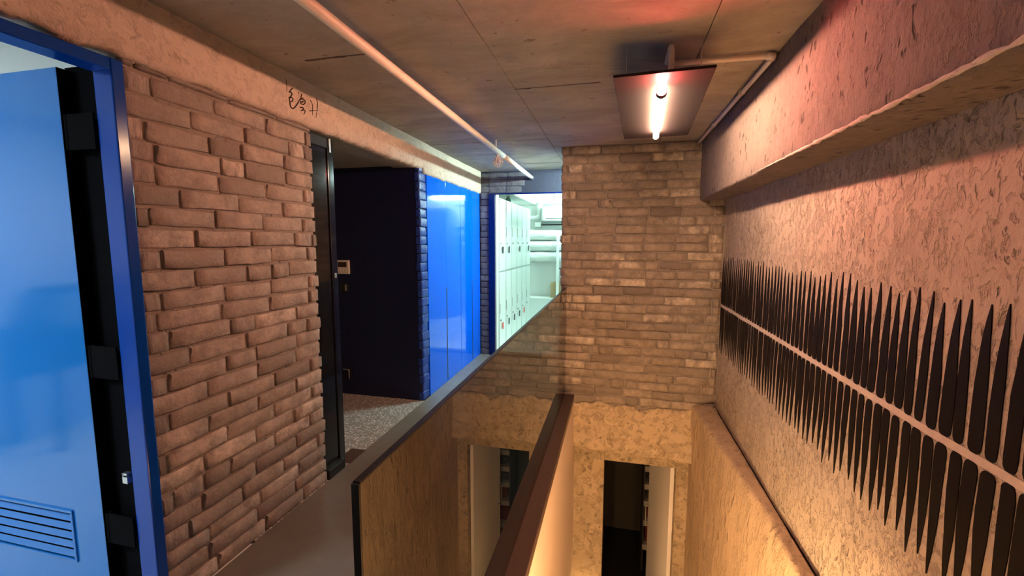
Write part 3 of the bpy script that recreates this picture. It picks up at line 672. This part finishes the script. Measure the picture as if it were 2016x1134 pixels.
for k, zz in enumerate((1.565, 1.365, 1.165)):
    pts = [(-1.86 + 0.05*i, 8.10, zz) for i in range(30)]
    mb = MB(); mb.tube(pts, 0.092, 18); mb.v = [(v[0], 8.10 + (v[1] - 8.10)*(1 + 0.34*noise.noise(Vector((v[0]*13, v[2]*20, k)))), zz + (v[2] - zz)*(1 + 0.16*noise.noise(Vector((v[0]*11 + 5, v[1]*16, k))))) for v in mb.v]
    o = mb.build('wrapped_pipe', MAT['white'], sm=True); tag(o, ['top', 'middle', 'bottom'][k] + ' one of three wrinkled white wrapped pipes on the back wall', 'pipe', 'wrapped pipes on the locker room wall')
wb2 = tag(empty('wall_bench', (-1.9, 8.25, 0)), 'low white bench along the back wall of the locker room', 'bench')
box('bench_top', (0, -0.34, 0.37), (1.4, -0.001, 0.40), MAT['white'], wb2, 0.004); box('bench_front', (0.02, -0.32, 0.0), (1.38, -0.001, 0.37), MAT['white'], wb2)
cbx = tag(empty('cardboard_box', (-1.06, 8.11, 0.40)), 'tan cardboard box standing on the white bench', 'box')
box('carton', (-0.10, -0.12, 0), (0.14, 0.1, 0.28), MAT['card'], cbx, 0.003); box('tape', (0.01, -0.122, 0.0), (0.05, -0.119, 0.28), MAT['cream'], cbx)
rgn = tag(empty('wire_handle', (-1.17, 8.0, 0.55)), 'thin wire loop beside the cardboard box', 'wire')
MB().tube([(0.06, 0, 0.07), (0.0, 0, 0.065), (-0.03, 0, 0.03), (-0.03, 0, -0.02), (0.0, 0, -0.055), (0.06, 0, -0.06)], 0.006, 8).build('loop', MAT['steel'], rgn, sm=True)
wp = tag(box('white_post', (-1.05, 7.93, 0.40), (-1.0, 7.97, 1.60), MAT['white'], bev=0.004), 'slim white post standing on the bench before the wrapped pipes', 'post')
hk = tag(empty('wall_hook', (-1.0, 8.0, 0.95)), 'small black hook beside the far brick wall edge', 'hook'); MB().tube([(-0.02, 0, 0), (0.05, 0, 0), (0.05, 0.25, 0)], 0.01, 8).build('hook_bar', MAT['tagblack'], hk, sm=True)
bt = tag(empty('clear_jar', (-1.62, 6.6, 2.0)), 'green tinted jar standing on top of the lockers', 'jar')
MB().tube([(0, 0, 0), (0, 0, 0.01), (0, 0, 0.09), (0, 0, 0.12)], [0.045, 0.05, 0.05, 0.03], 14).build('jar_body', plain('jar_green', (0.25, 0.40, 0.30), 0.2), bt, sm=True); MB().tube([(0, 0, 0.12), (0, 0, 0.135)], 0.032, 12).build('lid', MAT['steel'], bt)
# things of the locker room that only show mirrored in the blue cabinet
scn = tag(empty('wall_screen', (-0.30, 8.25, 1.4)), 'dark wall screen at the back of the locker room, mirrored in the blue cabinet', 'screen')
box('bezel', (-0.22, -0.05, -0.33), (0.22, 0, 0.33), MAT['tagblack'], scn, 0.006); box('glass_face', (-0.205, -0.053, -0.315), (0.205, -0.05, 0.315), MAT['display'], scn)
tc2 = tag(empty('tall_grey_cabinet', (0.05, 7.5, 0)), 'tall grey cabinet at the right of the locker room, mirrored in the blue cabinet', 'cabinet')
box('body', (-0.45, 0.0, 0), (0.55, 0.5, 2.05), MAT['cab'], tc2, 0.004)
tc2.location.x = 0.12
for s in (0, 1): box('cabinet_door', (-0.44 + 0.49*s, -0.018, 0.05), (0.04 + 0.49*s, 0.0, 2.02), MAT['cab'], tc2, 0.003)
for k, (x, yy) in enumerate(((0.9, 6.5), (-0.55, 7.72))):
    t_ = tag(empty('tube_lamp', (x, yy, 2.32)), ['white tube lamp on the locker room ceiling near the doorway', 'white tube lamp on the locker room ceiling near the back wall'][k], 'lamp', 'locker room tube lamps')
    box('batten', (-0.6, -0.03, -0.045), (0.6, 0.03, 0), MAT['white'], t_, 0.004); MB().tube([(-0.58, 0, -0.062), (0.58, 0, -0.062)], 0.017, 10).build('tube', MAT['locktube'], t_, sm=True)

# ------------------------------------------------------------ ceiling pipe, sprinklers, lamp, conduit
cp = tag(empty('ceiling_pipe', (-1.0, 0, 2.21)), 'pale painted pipe running along under the concrete ceiling', 'pipe')
MB().tube([(0.035, YN, 0), (0.012, 2.5, 0), (0.004, 3.88, 0)], 0.0215, 16).build('pipe_run', MAT['pipe'], cp, sm=True)
MB().tube([(0.004, 3.86, 0), (-0.004, YB + 0.01, 0)], 0.0235, 16).build('pipe_sleeve', MAT['pipe'], cp, sm=True)
MB().ring((-0.004, YB - 0.004, 0), (0, 1, 0), 0.026, 0.008).build('wall_collar', MAT['header'], cp, sm=True)
for y in (-0.6, 3.62): MB().tube([(0.0, y, 0.02), (0.0, y, 0.088)], 0.006, 8).build('hanger_rod', MAT['pipe'], cp); 
def sprinkler(loc, lab_, mat, s=1.0):
    e = tag(empty('sprinkler_head', loc), lab_, 'sprinkler', 'caged sprinkler heads'); e.scale = (s, s, s)
    MB().tube([(0, 0, 0.075), (0, 0, 0.02)], [0.010, 0.012], 10).build('stem', MAT[mat], e, sm=True)
    MB().tube([(0, 0, -0.012), (0, 0, -0.016)], 0.02, 14).build('deflector', MAT['steel'], e)
    MB().tube([(0, 0, 0.02), (0, 0, -0.012)], 0.004, 8).build('bulb', MAT['tagred'], e)
    for a in range(4):
        an = math.pi*a/4
        MB().ring((0, 0, 0), (math.cos(an), math.sin(an), 0), 0.043, 0.0032, 24, 6).build('cage_hoop', MAT[mat], e, sm=True)
    MB().ring((0, 0, 0.0), (0, 0, 1), 0.043, 0.0032, 24, 6).build('cage_band', MAT[mat], e, sm=True)
sprinkler((-1.0, 3.68, 2.125), 'caged sprinkler head hanging from the pale ceiling pipe', 'cagemat')
sprinkler((-1.03, 7.4, 2.15), 'white caged sprinkler head on the locker room ceiling', 'white', 1.25)
MB().tube([(-1.03, 7.4, 2.24), (-1.03, 7.4, 2.32)], 0.014, 8).build('drop_pipe', MAT['white'], sm=True); tag(bpy.data.objects['drop_pipe'], 'short white drop pipe above the locker room sprinkler', 'pipe')

tl = tag(empty('tube_light', (0.205, 2.52, 2.135), math.radians(-3.3)), 'hanging grey panel lamp with one glaring warm tube', 'lamp')
box('reflector_panel', (-0.2, -0.575, 0.0), (0.2, 0.575, 0.012), MAT['plate'], tl, 0.002)
MB().tube([(0, -0.395, -0.026), (0, 0.44, -0.026)], 0.0165, 12).build('tube', MAT['tube'], tl, sm=True)
MB().tube([(0, -0.56, -0.026), (0, -0.44, -0.026)], 0.0165, 12).build('tube_end', MAT['redtube'], tl, sm=True)
MB().tube([(0, -0.44, -0.026), (0, -0.395, -0.026)], 0.024, 12).build('tube_clip', MAT['blackmatte'], tl)
for x in (-0.15, 0.15):
    for y in (-0.5, 0.5): MB().tube([(x, y, 0.012), (x, y, 0.160)], 0.0018, 6).build('suspension_wire', MAT['steel'], tl)
cd = tag(empty('cable_conduit', (0.21, 2.235, 2.275)), 'thin pale conduit from the lamp along the ceiling corner', 'conduit')
MB().tube([(0.0, -0.2, -0.12), (0, -0.2, -0.03), (0, -0.18, 0.0), (0.0, -0.02, 0.0), (0.02, 0.0, 0), (0.44, 0.012, 0), (0.456, 0.02, 0), (0.458, 0.04, 0), (0.448, YF - 2.235, 0)], 0.0125, 12).build('conduit_run', MAT['pipe'], cd, sm=True)
MB().tube([(0.425, 0.012, 0), (0.452, 0.016, 0), (0.458, 0.045, 0)], 0.016, 12).build('elbow', MAT['pipe'], cd, sm=True)
for y in (0.5, 1.2): MB().ring((0.454 - 0.003*y, y, 0), (0, 1, 0), 0.0145, 0.004).build('saddle_clip', MAT['pipe'], cd, sm=True)

# ------------------------------------------------------------ end of the place behind the camera
struct(box('wall_near', (-1.8, YN - 0.1, -0.1), (1.1, YN, 2.5), MAT['wall']), 'plaster wall closing the corridor behind the viewer', 'wall')
struct(box('wall_stair_near', (-0.6, 0.0, -2.8), (1.1, 0.12, -0.2), MAT['stairwall']), 'stairwell wall under the landing', 'wall')
struct(box('wall_alcove', (XR, YF, -0.1), (XR + 0.1, YB + 0.1, 2.4), MAT['interior']), 'pale wall of the passage behind the brick wall', 'wall')

pt = tag(empty('tube_lamp', (-0.12, 4.74, ZC), math.radians(90)), 'white tube lamp in the passage behind the far brick wall', 'lamp')
box('batten', (-0.36, -0.16, -0.050), (0.36, 0.16, 0), MAT['white'], pt, 0.004); MB().tube([(-0.3, 0, -0.062), (0.3, 0, -0.062)], 0.017, 10).build('tube', MAT['passlamp'], pt, sm=True)  # batten made wide to keep the tube's light off the ceiling
for k, (x, y, rz) in enumerate(((XS + 0.001, 0.95, -90), (0.79, 0.62, 90))):
    bl = tag(empty('bulkhead_lamp', (x, y, -0.36), math.radians(rz)), ['round bulkhead lamp on the plaster wall under the glass rail', 'round bulkhead lamp on the rough wall under the ledge'][k], 'lamp', 'stairwell bulkhead lamps')
    box('hood', (-0.13, 0.0, 0.10), (0.13, 0.30, 0.106), MAT['blackmatte'], bl, 0.002)  # unseen hood and cheeks, added to keep lamp light off the ceiling
    for sx in (-0.13, 0.125): box('hood_cheek', (sx, 0.0, 0.0), (sx + 0.005, 0.12, 0.10), MAT['blackmatte'], bl)
    MB().tube([(0, 0, 0), (0, 0.03, 0)], 0.10, 20).build('lamp_base', MAT['cream'], bl); MB().tube([(0, 0.03, 0), (0, 0.06, 0), (0, 0.08, 0)], [0.09, 0.08, 0.045], 20).build('diffuser', MAT['bulkhead'], bl, sm=True)
